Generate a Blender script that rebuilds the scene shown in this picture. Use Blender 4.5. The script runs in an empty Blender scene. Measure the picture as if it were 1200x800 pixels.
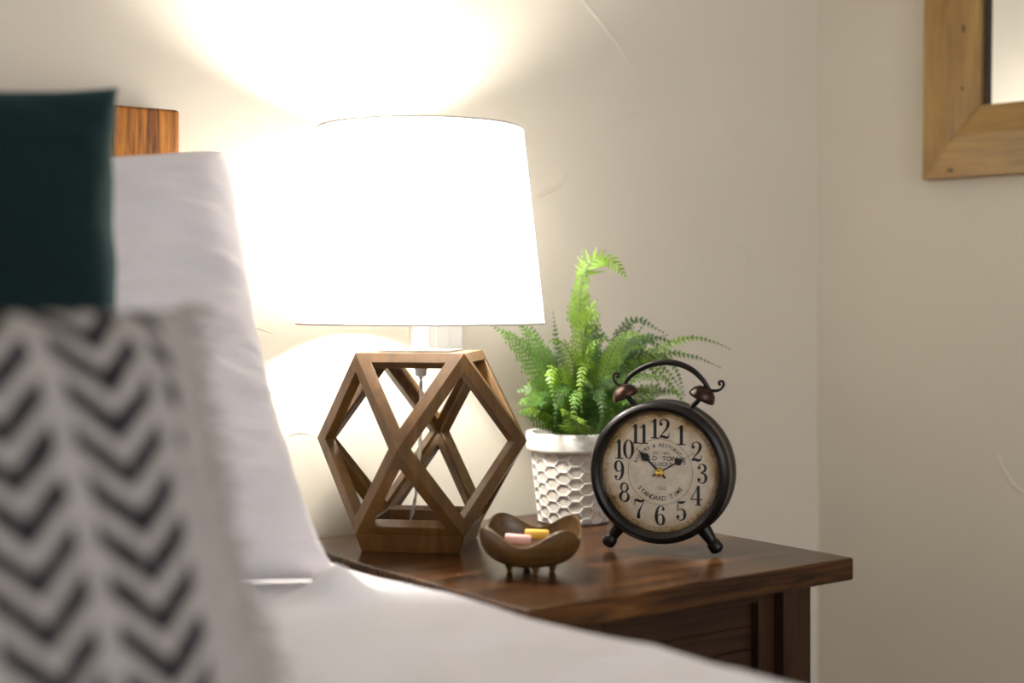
import bpy, bmesh, math, random
from mathutils import Vector, Matrix, noise
R_ = math.radians
SC = bpy.context.scene
COL = SC.collection
random.seed(7)

# ------------------------------------------------------------------ camera
FPX, HOR = 1650.0, 358.0          # focal length and horizon row in pixels of the 1200x800 frame
YAW = R_(36.7)
CAM = Vector((-0.84, -1.61, 0.90))
RV = Vector((math.cos(YAW), -math.sin(YAW), 0))
FV = Vector((math.sin(YAW), math.cos(YAW), 0))
TOP = 0.60                        # table top height

def at(px, py, D):
    """world point seen at pixel px,py at depth D"""
    return CAM + RV * ((px - 600) / FPX * D) + FV * D + Vector((0, 0, -(py - HOR) / FPX * D))

def on_plane(px, py, p0, n):
    d = at(px, py, 1.0) - CAM
    t = (p0 - CAM).dot(n) / d.dot(n)
    return CAM + d * t

cd = bpy.data.cameras.new('camera')
cam = bpy.data.objects.new('camera', cd); COL.objects.link(cam)
cam.location = CAM; cam.rotation_euler = (R_(90), 0, -YAW)
cd.sensor_width = 36; cd.lens = FPX / 1200 * 36
cd.shift_y = (HOR - 400) / 1200
cd.clip_start = 0.05
cd.dof.use_dof = True; cd.dof.focus_distance = 1.765; cd.dof.aperture_fstop = 1.9
SC.camera = cam

# ------------------------------------------------------------------ mesh helpers
class MB:
    def __init__(s): s.v = []; s.f = []; s.m = []
    def add(s, vs, fs, mat=0):
        o = len(s.v); s.v += [tuple(v) for v in vs]
        s.f += [tuple(i + o for i in f) for f in fs]; s.m += [mat] * len(fs)
    def box(s, x0, x1, y0, y1, z0, z1, mat=0):
        s.add([(x0,y0,z0),(x1,y0,z0),(x1,y1,z0),(x0,y1,z0),(x0,y0,z1),(x1,y0,z1),(x1,y1,z1),(x0,y1,z1)],
              [(0,3,2,1),(4,5,6,7),(0,1,5,4),(1,2,6,5),(2,3,7,6),(3,0,4,7)], mat)
    def prism(s, pts, z0, z1, mat=0):
        n = len(pts)
        s.add([(p[0],p[1],z0) for p in pts] + [(p[0],p[1],z1) for p in pts],
              [tuple(range(n-1,-1,-1)), tuple(range(n,2*n))] + [(i,(i+1)%n,n+(i+1)%n,n+i) for i in range(n)], mat)
    def lathe(s, prof, seg=48, axis='z', c=(0,0,0), mat=0, cap=True):
        """prof: list of (r, h)"""
        vs = []; fs = []
        for r, h in prof:
            for k in range(seg):
                a = 2*math.pi*k/seg
                x, y = r*math.cos(a), r*math.sin(a)
                p = (x,y,h) if axis == 'z' else (x,h,y)
                vs.append((p[0]+c[0], p[1]+c[1], p[2]+c[2]))
        for i in range(len(prof)-1):
            for k in range(seg):
                k2 = (k+1) % seg
                fs.append((i*seg+k, i*seg+k2, (i+1)*seg+k2, (i+1)*seg+k))
        if cap:
            fs.append(tuple(range(seg))[::-1]); fs.append(tuple((len(prof)-1)*seg+k for k in range(seg)))
        s.add(vs, fs, mat)
    def tube(s, pts, rad, seg=10, mat=0, flat=1.0, up=None):
        pts = [Vector(p) for p in pts]; n = len(pts)
        if not hasattr(rad, '__len__'): rad = [rad]*n
        vs = []; fs = []
        ref = Vector(up) if up else Vector((0.13, 0.27, 0.95))
        for i, p in enumerate(pts):
            t = (pts[min(i+1,n-1)] - pts[max(i-1,0)]).normalized()
            a = ref - t*ref.dot(t)
            if a.length < 1e-4: a = t.orthogonal()
            a.normalize(); b = t.cross(a)
            if up is None: ref = a
            for k in range(seg):
                g = 2*math.pi*k/seg
                vs.append(p + a*(math.cos(g)*rad[i]*flat) + b*(math.sin(g)*rad[i]))
        for i in range(n-1):
            for k in range(seg):
                k2 = (k+1) % seg
                fs.append((i*seg+k, i*seg+k2, (i+1)*seg+k2, (i+1)*seg+k))
        fs.append(tuple(range(seg))[::-1]); fs.append(tuple((n-1)*seg+k for k in range(seg)))
        s.add(vs, fs, mat)
    def sphere(s, c, r, seg=20, rings=12, sc=(1,1,1), mat=0):
        c = Vector(c); vs = [c + Vector((0,0,-r*sc[2]))]; fs = []
        for i in range(1, rings):
            a = -math.pi/2 + math.pi*i/rings
            for k in range(seg):
                g = 2*math.pi*k/seg
                vs.append(c + Vector((r*math.cos(a)*math.cos(g)*sc[0], r*math.cos(a)*math.sin(g)*sc[1], r*math.sin(a)*sc[2])))
        vs.append(c + Vector((0,0,r*sc[2])))
        for k in range(seg):
            fs.append((0, 1+(k+1)%seg, 1+k))
            fs.append((len(vs)-1, 1+(rings-2)*seg+k, 1+(rings-2)*seg+(k+1)%seg))
        for i in range(rings-2):
            for k in range(seg):
                fs.append((1+i*seg+k, 1+i*seg+(k+1)%seg, 1+(i+1)*seg+(k+1)%seg, 1+(i+1)*seg+k))
        s.add(vs, fs, mat)
    def transform(s, M, start=0):
        for i in range(start, len(s.v)): s.v[i] = tuple(M @ Vector(s.v[i]))
    def build(s, name, mats, parent=None, smooth=None, bevel=None, recalc=True, bseg=2):
        me = bpy.data.meshes.new(name)
        me.from_pydata(s.v, [], s.f)
        if not isinstance(mats, (list, tuple)): mats = [mats]
        for m in mats: me.materials.append(m)
        me.polygons.foreach_set('material_index', s.m)
        if recalc:
            bm = bmesh.new(); bm.from_mesh(me)
            bmesh.ops.recalc_face_normals(bm, faces=bm.faces[:])
            bm.to_mesh(me); bm.free()
        if smooth is not None:
            me.polygons.foreach_set('use_smooth', [True]*len(me.polygons))
            if smooth < 180: me.set_sharp_from_angle(angle=R_(smooth))
        me.update()
        o = bpy.data.objects.new(name, me); COL.objects.link(o)
        if parent is not None: o.parent = parent
        if bevel:
            b = o.modifiers.new('bevel', 'BEVEL'); b.width = bevel; b.segments = bseg
            b.limit_method = 'ANGLE'; b.angle_limit = R_(40)
        return o

def tag(o, label, cat, group=None, kind=None):
    o['label'] = label; o['category'] = cat
    if group: o['group'] = group
    if kind: o['kind'] = kind
    return o
def struct(o):
    o['kind'] = 'structure'; return o
def empty(name, loc, rz=0):
    o = bpy.data.objects.new(name, None); COL.objects.link(o)
    o.empty_display_size = 0.05
    o.location = loc; o.rotation_euler = (0,0,rz); return o

def spline(pts, n=40):
    """Catmull-Rom through points of any dimension"""
    P = [list(p) for p in pts]
    P = [[2*a-b for a,b in zip(P[0],P[1])]] + P + [[2*a-b for a,b in zip(P[-1],P[-2])]]
    out = []; m = len(P)-3
    for i in range(n+1):
        t = i/n*m; k = min(int(t), m-1); u = t-k
        q = []
        for a,b,c,d in zip(P[k],P[k+1],P[k+2],P[k+3]):
            q.append(0.5*(2*b + (c-a)*u + (2*a-5*b+4*c-d)*u*u + (3*b-a-3*c+d)*u**3))
        out.append(q)
    return out

# ------------------------------------------------------------------ materials
def mat(name):
    m = bpy.data.materials.new(name); m.use_nodes = True
    return m, m.node_tree, m.node_tree.nodes['Principled BSDF']
def ramp(nt, stops):
    r = nt.nodes.new('ShaderNodeValToRGB'); e = r.color_ramp.elements
    e[0].position, e[0].color = stops[0][0], (*stops[0][1], 1)
    e[1].position, e[1].color = stops[-1][0], (*stops[-1][1], 1)
    for p, c in stops[1:-1]:
        x = e.new(p); x.color = (*c, 1)
    return r
def coords(nt, scale=(1,1,1), rot=(0,0,0)):
    tc = nt.nodes.new('ShaderNodeTexCoord'); mp = nt.nodes.new('ShaderNodeMapping')
    mp.inputs['Scale'].default_value = scale; mp.inputs['Rotation'].default_value = rot
    nt.links.new(tc.outputs['Object'], mp.inputs['Vector']); return mp.outputs['Vector']
def noisen(nt, vec, scale, detail=4, rough=.55, dist=0):
    n = nt.nodes.new('ShaderNodeTexNoise'); n.inputs['Scale'].default_value = scale
    n.inputs['Detail'].default_value = detail; n.inputs['Roughness'].default_value = rough
    n.inputs['Distortion'].default_value = dist
    nt.links.new(vec, n.inputs['Vector']); return n
def bump(nt, b, h, strength, dist=.002):
    k = nt.nodes.new('ShaderNodeBump'); k.inputs['Strength'].default_value = strength
    k.inputs['Distance'].default_value = dist
    nt.links.new(h, k.inputs['Height']); nt.links.new(k.outputs['Normal'], b.inputs['Normal']); return k
def mixc(nt, fac, a, b, mode='MIX'):
    m = nt.nodes.new('ShaderNodeMix'); m.data_type = 'RGBA'; m.blend_type = mode
    if isinstance(fac, (int, float)): m.inputs['Factor'].default_value = fac
    else: nt.links.new(fac, m.inputs['Factor'])
    for s, x in (('A', a), ('B', b)):
        i = [q for q in m.inputs if q.name == s and q.type == 'RGBA'][0]
        if isinstance(x, tuple): i.default_value = (*x, 1)
        else: nt.links.new(x, i)
    return [q for q in m.outputs if q.type == 'RGBA'][0]
def mth(nt, op, a, b=None):
    m = nt.nodes.new('ShaderNodeMath'); m.operation = op
    for i, x in enumerate((a, b)):
        if x is None: continue
        if isinstance(x, (int, float)): m.inputs[i].default_value = x
        else: nt.links.new(x, m.inputs[i])
    return m.outputs[0]

def plain(name, c, rough=.6, metal=0, var=.12, nscale=40, bmp=.1, spec=.5, sheen=0):
    m, nt, b = mat(name)
    v = coords(nt); n = noisen(nt, v, nscale)
    r = ramp(nt, [(.3, tuple(x*(1-var) for x in c)), (.7, tuple(min(1, x*(1+var)) for x in c))])
    nt.links.new(n.outputs['Fac'], r.inputs['Fac']); nt.links.new(r.outputs['Color'], b.inputs['Base Color'])
    b.inputs['Roughness'].default_value = rough; b.inputs['Metallic'].default_value = metal
    b.inputs['Specular IOR Level'].default_value = spec
    b.inputs['Sheen Weight'].default_value = sheen
    if bmp: bump(nt, b, n.outputs['Fac'], bmp)
    return m

def wood(name, stops, grain='x', s=9, rough=.35, bmp=.15, blotch=None, spec=.5):
    m, nt, b = mat(name)
    k = {'x': (.07, 1, 1), 'y': (1, .07, 1), 'z': (1, 1, .07)}[grain]
    v = coords(nt, tuple(q*s for q in k))
    n = noisen(nt, v, 5, 6, .62, 1.1)
    r = ramp(nt, stops); nt.links.new(n.outputs['Fac'], r.inputs['Fac'])
    col = r.outputs['Color']
    if blotch:
        n2 = noisen(nt, coords(nt, tuple(q**.45 for q in k)), blotch[0], 3, .5, .3)
        r2 = ramp(nt, [(.38, (.0,)*3), (.66, (1,)*3)]); nt.links.new(n2.outputs['Fac'], r2.inputs['Fac'])
        col = mixc(nt, r2.outputs['Color'], col, mixc(nt, 1.0, col, blotch[1], 'MULTIPLY'))
    nt.links.new(col, b.inputs['Base Color'])
    b.inputs['Roughness'].default_value = rough; b.inputs['Specular IOR Level'].default_value = spec
    bump(nt, b, n.outputs['Fac'], bmp, .001)
    return m

def wall_mat():
    m, nt, b = mat('wall_paint')
    v = coords(nt)
    n = noisen(nt, v, 3, 3); r = ramp(nt, [(.3, (.60, .547, .455)), (.7, (.625, .572, .478))])
    nt.links.new(n.outputs['Fac'], r.inputs['Fac']); nt.links.new(r.outputs['Color'], b.inputs['Base Color'])
    b.inputs['Roughness'].default_value = .62
    b.inputs['Specular IOR Level'].default_value = .35
    n2 = noisen(nt, coords(nt, (1, 1, .6)), 260, 4, .6); n3 = noisen(nt, v, 9, 3, .5, .6)
    h = mth(nt, 'ADD', mth(nt, 'MULTIPLY', n2.outputs['Fac'], .12), n3.outputs['Fac'])
    bump(nt, b, h, .35, .0035)
    return m
WALL = wall_mat()
CEIL = plain('ceiling_paint', (.78, .75, .70), .9, var=.02)
CARPET = plain('carpet', (.42, .36, .29), .95, nscale=300, bmp=.5)
TRIM = plain('trim_paint', (.75, .72, .66), .5, var=.02)
TABLE_X = wood('walnut_stain_top', [(.32, (.015, .0052, .002)), (.45, (.050, .0185, .0052)), (.56, (.10, .040, .0105)), (.70, (.20, .088, .025))], 'x', 10, .23, .06, (5, (.42, .36, .30)), .26)
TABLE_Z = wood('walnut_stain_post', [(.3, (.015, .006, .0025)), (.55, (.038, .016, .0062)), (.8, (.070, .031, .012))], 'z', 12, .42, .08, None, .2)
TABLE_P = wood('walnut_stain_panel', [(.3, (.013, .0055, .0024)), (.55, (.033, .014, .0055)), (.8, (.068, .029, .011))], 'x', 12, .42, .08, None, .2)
LAMPW = {g: wood('lamp_walnut_'+g, [(.25, (.048, .021, .005)), (.5, (.098, .046, .0115)), (.8, (.175, .089, .026))], g, 8, .36, .05) for g in 'z'}
PINE = wood('headboard_pine', [(.38, (.045, .013, .002)), (.5, (.17, .058, .007)), (.62, (.28, .115, .016))], 'z', 20, .55, .1, None, .2)
OAK_V = wood('frame_oak_upright', [(.25, (.17, .095, .021)), (.5, (.28, .165, .042)), (.8, (.37, .23, .068))], 'z', 16, .5, .12, (14, (.72, .66, .55)))
OAK_H = wood('frame_oak_rail', [(.25, (.17, .095, .021)), (.5, (.28, .165, .042)), (.8, (.37, .23, .068))], 'x', 16, .5, .12, (14, (.72, .66, .55)))
BOWLW = wood('bowl_olivewood', [(.25, (.048, .022, .006)), (.5, (.095, .047, .013)), (.8, (.16, .085, .025))], 'x', 14, .38, .05)
BRONZE = plain('dark_bronze', (.011, .009, .008), .32, .55, .35, 30, .08)
def bell_mat():
    m, nt, b = mat('bell_bronze')
    n = noisen(nt, coords(nt), 45, 4)
    r = ramp(nt, [(.35, (.022, .017, .014)), (.65, (.075, .034, .024))])
    nt.links.new(n.outputs['Fac'], r.inputs['Fac']); nt.links.new(r.outputs['Color'], b.inputs['Base Color'])
    b.inputs['Metallic'].default_value = .85; b.inputs['Roughness'].default_value = .3
    return m
BELL = bell_mat()
BRASS = plain('brass', (.85, .60, .14), .22, 1, .05, 60, 0)
INK = plain('dial_ink', (.018, .018, .020), .8, var=.3, nscale=160, bmp=0)
SEPIA = plain('dial_sepia', (.20, .13, .06), .8, var=.3, nscale=160, bmp=0)
HAND = plain('hand_black', (.008, .008, .009), .5, bmp=0)
PLASTIC = plain('white_plastic', (.82, .81, .78), .35, var=.01, bmp=0)
STEEL = plain('brushed_steel', (.55, .54, .52), .35, 1, .05, 80, .03)

def dial_mat():
    m, nt, b = mat('aged_dial_paper')
    v = coords(nt)
    sx = nt.nodes.new('ShaderNodeVectorMath'); sx.operation = 'LENGTH'
    mp = nt.nodes.new('ShaderNodeMapping'); nt.links.new(v, mp.inputs['Vector'])
    mp.inputs['Location'].default_value = (0, 0, -.099); mp.inputs['Scale'].default_value = (1, 0, 1)
    nt.links.new(mp.outputs['Vector'], sx.inputs[0])
    n = noisen(nt, v, 38, 4, .6, .4)
    rr = mth(nt, 'ADD', mth(nt, 'DIVIDE', sx.outputs['Value'], .0725), mth(nt, 'MULTIPLY', mth(nt, 'SUBTRACT', n.outputs['Fac'], .5), .42))
    r = ramp(nt, [(0, (.97, .90, .76)), (.80, (.94, .85, .68)), (.95, (.66, .48, .24)), (1.0, (.28, .16, .055))])
    nt.links.new(rr, r.inputs['Fac'])
    n2 = noisen(nt, v, 70, 5, .65)
    r2 = ramp(nt, [(.35, (.86, .80, .72)), (.62, (1, 1, 1))]); nt.links.new(n2.outputs['Fac'], r2.inputs['Fac'])
    nt.links.new(mixc(nt, 1.0, r.outputs['Color'], r2.outputs['Color'], 'MULTIPLY'), b.inputs['Base Color'])
    b.inputs['Roughness'].default_value = .75
    return m
DIAL = dial_mat()

def glass_mat():
    m, nt, b = mat('clock_glass')
    out = nt.nodes['Material Output']; nt.nodes.remove(b)
    t = nt.nodes.new('ShaderNodeBsdfTransparent'); g = nt.nodes.new('ShaderNodeBsdfGlossy'); g.inputs['Roughness'].default_value = .03
    f = nt.nodes.new('ShaderNodeFresnel'); f.inputs['IOR'].default_value = 1.3
    x = nt.nodes.new('ShaderNodeMixShader')
    nt.links.new(f.outputs[0], x.inputs[0]); nt.links.new(t.outputs[0], x.inputs[1]); nt.links.new(g.outputs[0], x.inputs[2])
    nt.links.new(x.outputs[0], out.inputs['Surface']); return m
GLASS = glass_mat()
def frosted():
    m, nt, b = mat('frosted_acrylic')
    b.inputs['Base Color'].default_value = (.80, .79, .75, 1); b.inputs['Roughness'].default_value = .3
    b.inputs['Transmission Weight'].default_value = .35; b.inputs['IOR'].default_value = 1.3
    return m
ACRYLIC = frosted()
def shade_mat():
    m, nt, b = mat('lampshade_linen')
    out = nt.nodes['Material Output']; nt.nodes.remove(b)
    w = noisen(nt, coords(nt, (60, 60, 900)), 6, 2)
    r = ramp(nt, [(.3, (.88, .87, .85)), (.7, (.93, .92, .90))]); nt.links.new(w.outputs['Fac'], r.inputs['Fac'])
    d = nt.nodes.new('ShaderNodeBsdfDiffuse'); t = nt.nodes.new('ShaderNodeBsdfTranslucent'); x = nt.nodes.new('ShaderNodeMixShader')
    nt.links.new(r.outputs['Color'], d.inputs['Color']); nt.links.new(r.outputs['Color'], t.inputs['Color'])
    x.inputs[0].default_value = .80
    nt.links.new(d.outputs[0], x.inputs[1]); nt.links.new(t.outputs[0], x.inputs[2])
    nt.links.new(x.outputs[0], out.inputs['Surface']); return m
SHADE = shade_mat()
SHTRIM = plain('shade_trim', (.62, .55, .52), .8, var=.03, bmp=0)
def emit(name, c, s):
    m, nt, b = mat(name)
    b.inputs['Base Color'].default_value = (.9, .9, .9, 1)
    b.inputs['Emission Color'].default_value = (*c, 1); b.inputs['Emission Strength'].default_value = s
    return m
BULB_POWER = 540
BULB = emit('lit_bulb', (1, .96, .885), BULB_POWER)

def cloth(name, c, wr=.5, sheen=.3, weave=500, fold=(9, .25), fs=(1, 1, 1)):
    m, nt, b = mat(name)
    v = coords(nt); n = noisen(nt, v, weave, 2); n2 = noisen(nt, coords(nt, fs), fold[0], 4, .55, .8)
    r = ramp(nt, [(.3, tuple(x*.93 for x in c)), (.7, c)]); nt.links.new(n.outputs['Fac'], r.inputs['Fac'])
    nt.links.new(r.outputs['Color'], b.inputs['Base Color'])
    b.inputs['Roughness'].default_value = .9; b.inputs['Sheen Weight'].default_value = sheen
    b.inputs['Specular IOR Level'].default_value = .2
    h = mth(nt, 'ADD', mth(nt, 'MULTIPLY', n.outputs['Fac'], .08), n2.outputs['Fac'])
    bump(nt, b, h, wr, .012)
    return m
LINEN = cloth('pillowcase_cotton', (.73, .69, .71), .75, fs=(.4, 1, 2.6))
SPREAD = cloth('bedspread_cotton', (.86, .835, .855), .5, fs=(.6, 1.8, 1))
VELVET = cloth('teal_velvet', (.002, .011, .0125), .3, .22)
VELVET.node_tree.nodes['Principled BSDF'].inputs['Sheen Tint'].default_value = (.10, .42, .42, 1)
MATTR = cloth('mattress_ticking', (.7, .69, .67), .1)
def chevron_mat():
    m, nt, b = mat('chevron_weave')
    tc = nt.nodes.new('ShaderNodeTexCoord'); sp = nt.nodes.new('ShaderNodeSeparateXYZ')
    nt.links.new(tc.outputs['Object'], sp.inputs[0])
    n = noisen(nt, coords(nt), 60, 3)
    wob = mth(nt, 'MULTIPLY', mth(nt, 'SUBTRACT', n.outputs['Fac'], .5), .35)
    u = mth(nt, 'DIVIDE', mth(nt, 'SUBTRACT', mth(nt, 'ADD', sp.outputs['X'], mth(nt, 'MULTIPLY', sp.outputs['Z'], .13)), .228), .068)       # columns
    fr = mth(nt, 'ABSOLUTE', mth(nt, 'SUBTRACT', mth(nt, 'FRACT', u), .5))        # 0 at the column's middle .. .5 at its side
    ph = mth(nt, 'ADD', mth(nt, 'DIVIDE', sp.outputs['Z'], .0285), mth(nt, 'MULTIPLY', fr, -2.3))
    ph = mth(nt, 'ADD', ph, wob)
    st = mth(nt, 'ABSOLUTE', mth(nt, 'SUBTRACT', mth(nt, 'FRACT', ph), .5))
    mr_ = nt.nodes.new('ShaderNodeMapRange'); nt.links.new(st, mr_.inputs['Value'])
    for k_, v_ in (('From Min', .20), ('From Max', .36), ('To Min', 1), ('To Max', 0)): mr_.inputs[k_].default_value = v_
    dark = mr_.outputs['Result']
    spine = mth(nt, 'LESS_THAN', mth(nt, 'ADD', fr, mth(nt, 'MULTIPLY', wob, .2)), .41)
    edge = mth(nt, 'LESS_THAN', mth(nt, 'ABSOLUTE', sp.outputs['X']), .215)
    fac = mth(nt, 'MULTIPLY', mth(nt, 'MULTIPLY', dark, spine), edge)
    nt.links.new(mixc(nt, fac, mixc(nt, n.outputs['Fac'], (.30, .275, .26), (.45, .415, .395)), (.020, .018, .022)), b.inputs['Base Color'])
    b.inputs['Roughness'].default_value = .95; b.inputs['Specular IOR Level'].default_value = .1
    n2 = noisen(nt, coords(nt), 300, 2); bump(nt, b, n2.outputs['Fac'], .8, .003)
    return m
CHEV = chevron_mat()
FRINGE = plain('cream_fringe', (.44, .40, .37), .95, var=.2, nscale=60)

def pot_mat():
    m, nt, b = mat('whitewashed_ceramic')
    n = noisen(nt, coords(nt, (1, 1, 2.5)), 55, 6, .7)
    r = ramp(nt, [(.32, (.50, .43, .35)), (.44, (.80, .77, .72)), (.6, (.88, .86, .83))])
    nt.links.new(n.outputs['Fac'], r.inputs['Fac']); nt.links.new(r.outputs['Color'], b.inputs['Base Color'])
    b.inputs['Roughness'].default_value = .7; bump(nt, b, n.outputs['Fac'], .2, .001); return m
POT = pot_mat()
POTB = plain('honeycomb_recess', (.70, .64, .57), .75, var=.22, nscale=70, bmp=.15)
SOIL = plain('moss_soil', (.03, .045, .015), .95, nscale=120, bmp=.8)
def leaf(name, c):
    m, nt, b = mat(name)
    out = nt.nodes['Material Output']
    n = noisen(nt, coords(nt), 40, 3)
    r = ramp(nt, [(.3, tuple(x*.7 for x in c)), (.7, tuple(x*1.2 for x in c))]); nt.links.new(n.outputs['Fac'], r.inputs['Fac'])
    nt.links.new(r.outputs['Color'], b.inputs['Base Color']); b.inputs['Roughness'].default_value = .5
    t = nt.nodes.new('ShaderNodeBsdfTranslucent'); nt.links.new(r.outputs['Color'], t.inputs['Color'])
    x = nt.nodes.new('ShaderNodeMixShader'); x.inputs[0].default_value = .35
    nt.links.new(b.outputs[0], x.inputs[1]); nt.links.new(t.outputs[0], x.inputs[2]); nt.links.new(x.outputs[0], out.inputs['Surface'])
    return m
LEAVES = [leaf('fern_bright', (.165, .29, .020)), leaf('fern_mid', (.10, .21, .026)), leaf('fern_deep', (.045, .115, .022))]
RACHIS = plain('fern_stem', (.07, .10, .03), .6, bmp=0)
PINK = plain('pink_foam', (.85, .50, .46), .7, var=.05, nscale=200)
YELLOW = plain('yellow_foam', (.85, .52, .08), .7, var=.05, nscale=200)
def mirror_mat():
    m, nt, b = mat('mirror_silver')
    b.inputs['Base Color'].default_value = (.88, .89, .88, 1); b.inputs['Metallic'].default_value = 1
    b.inputs['Roughness'].default_value = .015; return m
MIRROR = mirror_mat()
DARK = plain('rabbet_shadow_and_knot', (.03, .02, .012), .8, bmp=0)  # painted shadow inside the mirror frame; also the wood knots' own colour

# ------------------------------------------------------------------ room
WY = 0.05                                                # face of the wall behind the bed
corner = on_plane(958.5, 358, Vector((0, WY, 0)), Vector((0, 1, 0)))
CX = corner.x
WANG = R_(94)                                            # the two walls do not meet quite square
WD = Vector((math.cos(math.pi - WANG), -math.sin(math.pi - WANG), 0)).normalized()   # along the side wall, toward the viewer
WN = Vector((-math.sin(math.pi-WANG), -math.cos(math.pi-WANG), 0))
if WN.x > 0: WN = -WN
H = 2.45
XL = -2.9; YF = -4.2
m = MB(); m.box(XL-.1, CX+.15, WY, WY+.1, 0, H); wb = struct(m.build('wall_back', WALL))
far = Vector((CX, WY, 0)) + WD*4.3
m = MB(); o2 = -WN*.1
m.prism([(CX, WY), (far.x, far.y), (far.x+o2.x, far.y+o2.y), (CX+o2.x, WY+o2.y)], 0, H); wr = struct(m.build('wall_right', WALL))
m = MB(); m.box(XL-.1, XL, YF, WY, 0, H); struct(m.build('wall_left', WALL))
m = MB(); m.box(XL-.1, CX+.6, YF, WY+.1, -.1, 0); struct(m.build('floor', CARPET))
m = MB(); m.box(XL-.1, CX+.6, YF, WY+.1, H, H+.1); struct(m.build('ceiling', CEIL))
m = MB(); m.box(XL, CX, WY-.016, WY-.0005, 0, .10); struct(m.build('baseboard_back', TRIM, bevel=.004))
m = MB(); a = Vector((CX, WY, 0)) + WD*.02; bb = far; o3 = WN*.016
m.prism([(a.x, a.y), (bb.x, bb.y), (bb.x+o3.x, bb.y+o3.y), (a.x+o3.x, a.y+o3.y)], 0, .10); struct(m.build('baseboard_right', TRIM, bevel=.004))

# trowel marks left in the plaster
def trowel(pix, r, p0, n, wallo, flat=.5):
    pts = [on_plane(px, py, p0, n) for px, py in pix]
    sp = [Vector(q) for q in spline([tuple(p) for p in pts], 30)]
    rad = [r*(.25 + .75*math.sin(math.pi*min(1, max(0, i/30)))**.6) * (.8+.4*noise.noise(q*30)) for i, q in enumerate(sp)]
    rad = [r_*1.25 for r_ in rad]
    mb = MB(); mb.tube(sp, rad, 8, flat=flat, up=tuple(n))
    return mb.build('trowel_ridge', WALL, wallo, smooth=180)
B0, BN = Vector((0, WY, 0)), Vector((0, -1, 0))
for pix, r in [
    ([(672,-18),(683,0),(702,23),(724,52),(739,79),(746,93)], .0028),
    ([(757,121),(760,134),(757,148),(752,159)], .0022),
    ([(700,152),(730,141),(756,129)], .0012),
    ([(628,231),(640,225),(655,217),(664,206)], .0032),
    ([(664,206),(676,190),(688,174)], .0012),
    ([(746,93),(770,75),(792,58)], .0010),
    ([(860,289),(869,287),(877,296),(878,312)], .0020),
    ([(285,392),(289,385),(302,384),(320,391)], .0016),
    ([(286,388),(285,404),(293,424),(308,448),(322,480),(329,515),(331,545)], .0016),
    ([(302,459),(330,456),(360,449),(398,440)], .0015),
    ([(335,512),(350,507),(368,510)], .0013),
    ([(338,545),(341,560),(340,575)], .0013),
    ([(930,150),(924,180),(915,215)], .0010),
    ([(850,553),(880,556),(915,562)], .0014),
]: trowel(pix, r, B0, BN, wb)
C0 = Vector((CX, WY, 0))
for pix, r in [
    ([(1170,533),(1175,548),(1186,566),(1203,582)], .0030),
    ([(965,700),(1000,706),(1040,718)], .0012),
    ([(1160,345),(1166,360),(1164,378)], .0010),
]: trowel(pix, r, C0, WN, wr)

# wall outlet plate behind the lamp
p = on_plane(510, 384, B0, BN)
ot = empty('wall_outlet', (p.x, WY-.0005, p.z))
tag(ot, 'white square outlet plate on the wall behind the lamp stem', 'outlet')
m = MB(); m.box(-.043, .043, -.007, 0, -.043, .043); m.build('face_plate', PLASTIC, ot, bevel=.003)
m = MB(); m.box(-.004, .018, -.0105, -.0069, -.030, .012); m.build('rocker_switch', PLASTIC, ot, bevel=.0015)

# ------------------------------------------------------------------ mirror on the side wall
pm = on_plane(1092, 212, C0, WN)
mr = empty('wall_mirror', (pm.x, pm.y, pm.z))
ang = math.atan2(WD.y, WD.x)
mr.rotation_euler = (0, R_(.7), ang)
tag(mr, 'rectangular mirror in a chunky honey oak frame hung on the side wall', 'mirror')
FW, FB, MWID, MHT, FT = .100, .112, .75, 1.05, .032
def framebar(quad, crease, name, material):
    """a mitred bar: outer band full depth, inner band sloping back toward the glass. quad: o0,o1,i1,i0"""
    o0, o1, i1, i0 = [Vector((q[0], 0, q[1])) for q in quad]
    c0, c1 = o0.lerp(i0, crease), o1.lerp(i1, crease)
    d = lambda v, y: (v.x, y, v.z)
    vs = [d(o0,0), d(o1,0), d(o1,-FT+.003), d(o0,-FT+.003), d(c1,-FT), d(c0,-FT), d(i1,-FT+.008), d(i0,-FT+.008), d(i1,0), d(i0,0)]
    mb = MB(); mb.add(vs, [(0,1,2,3), (3,2,4,5), (5,4,6,7), (7,6,8,9), (9,8,1,0), (0,3,5,7,9), (1,8,6,4,2)])
    return mb.build(name, material, mr, bevel=.0018)
W_, H_ = MWID, MHT
framebar([(0,0),(0,H_),(FW,H_-FB),(FW,FB)], .48, 'frame_stile', OAK_V)
framebar([(W_,H_),(W_,0),(W_-FW,FB),(W_-FW,H_-FB)], .48, 'frame_stile', OAK_V)
framebar([(W_,0),(0,0),(FW,FB),(W_-FW,FB)], .60, 'frame_rail', OAK_H)
framebar([(0,H_),(W_,H_),(W_-FW,H_-FB),(FW,H_-FB)], .60, 'frame_rail', OAK_H)
m = MB(); m.box(FW-.004, W_-FW+.004, -.008, -.004, FB-.004, H_-FB+.004); m.build('mirror_glass', MIRROR, mr)
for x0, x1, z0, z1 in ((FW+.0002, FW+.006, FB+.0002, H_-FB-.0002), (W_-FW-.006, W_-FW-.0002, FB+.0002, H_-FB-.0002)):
    m = MB(); m.box(x0, x1, -.0155, -.0081, z0, z1); m.build('rebate_shadow_strip', DARK, mr)  # dark strip added as the shadow between frame and glass
for x, z, rx, rz in ((.072, .235, .003, .008), (.070, .140, .004, .005), (.052, .012, .006, .003)):
    m = MB(); m.sphere((x, -.0275 if x > .06 else -.0303, z), 1, 12, 8, (rx, .0015, rz)); m.build('wood_knot', DARK, mr, smooth=180)

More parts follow.
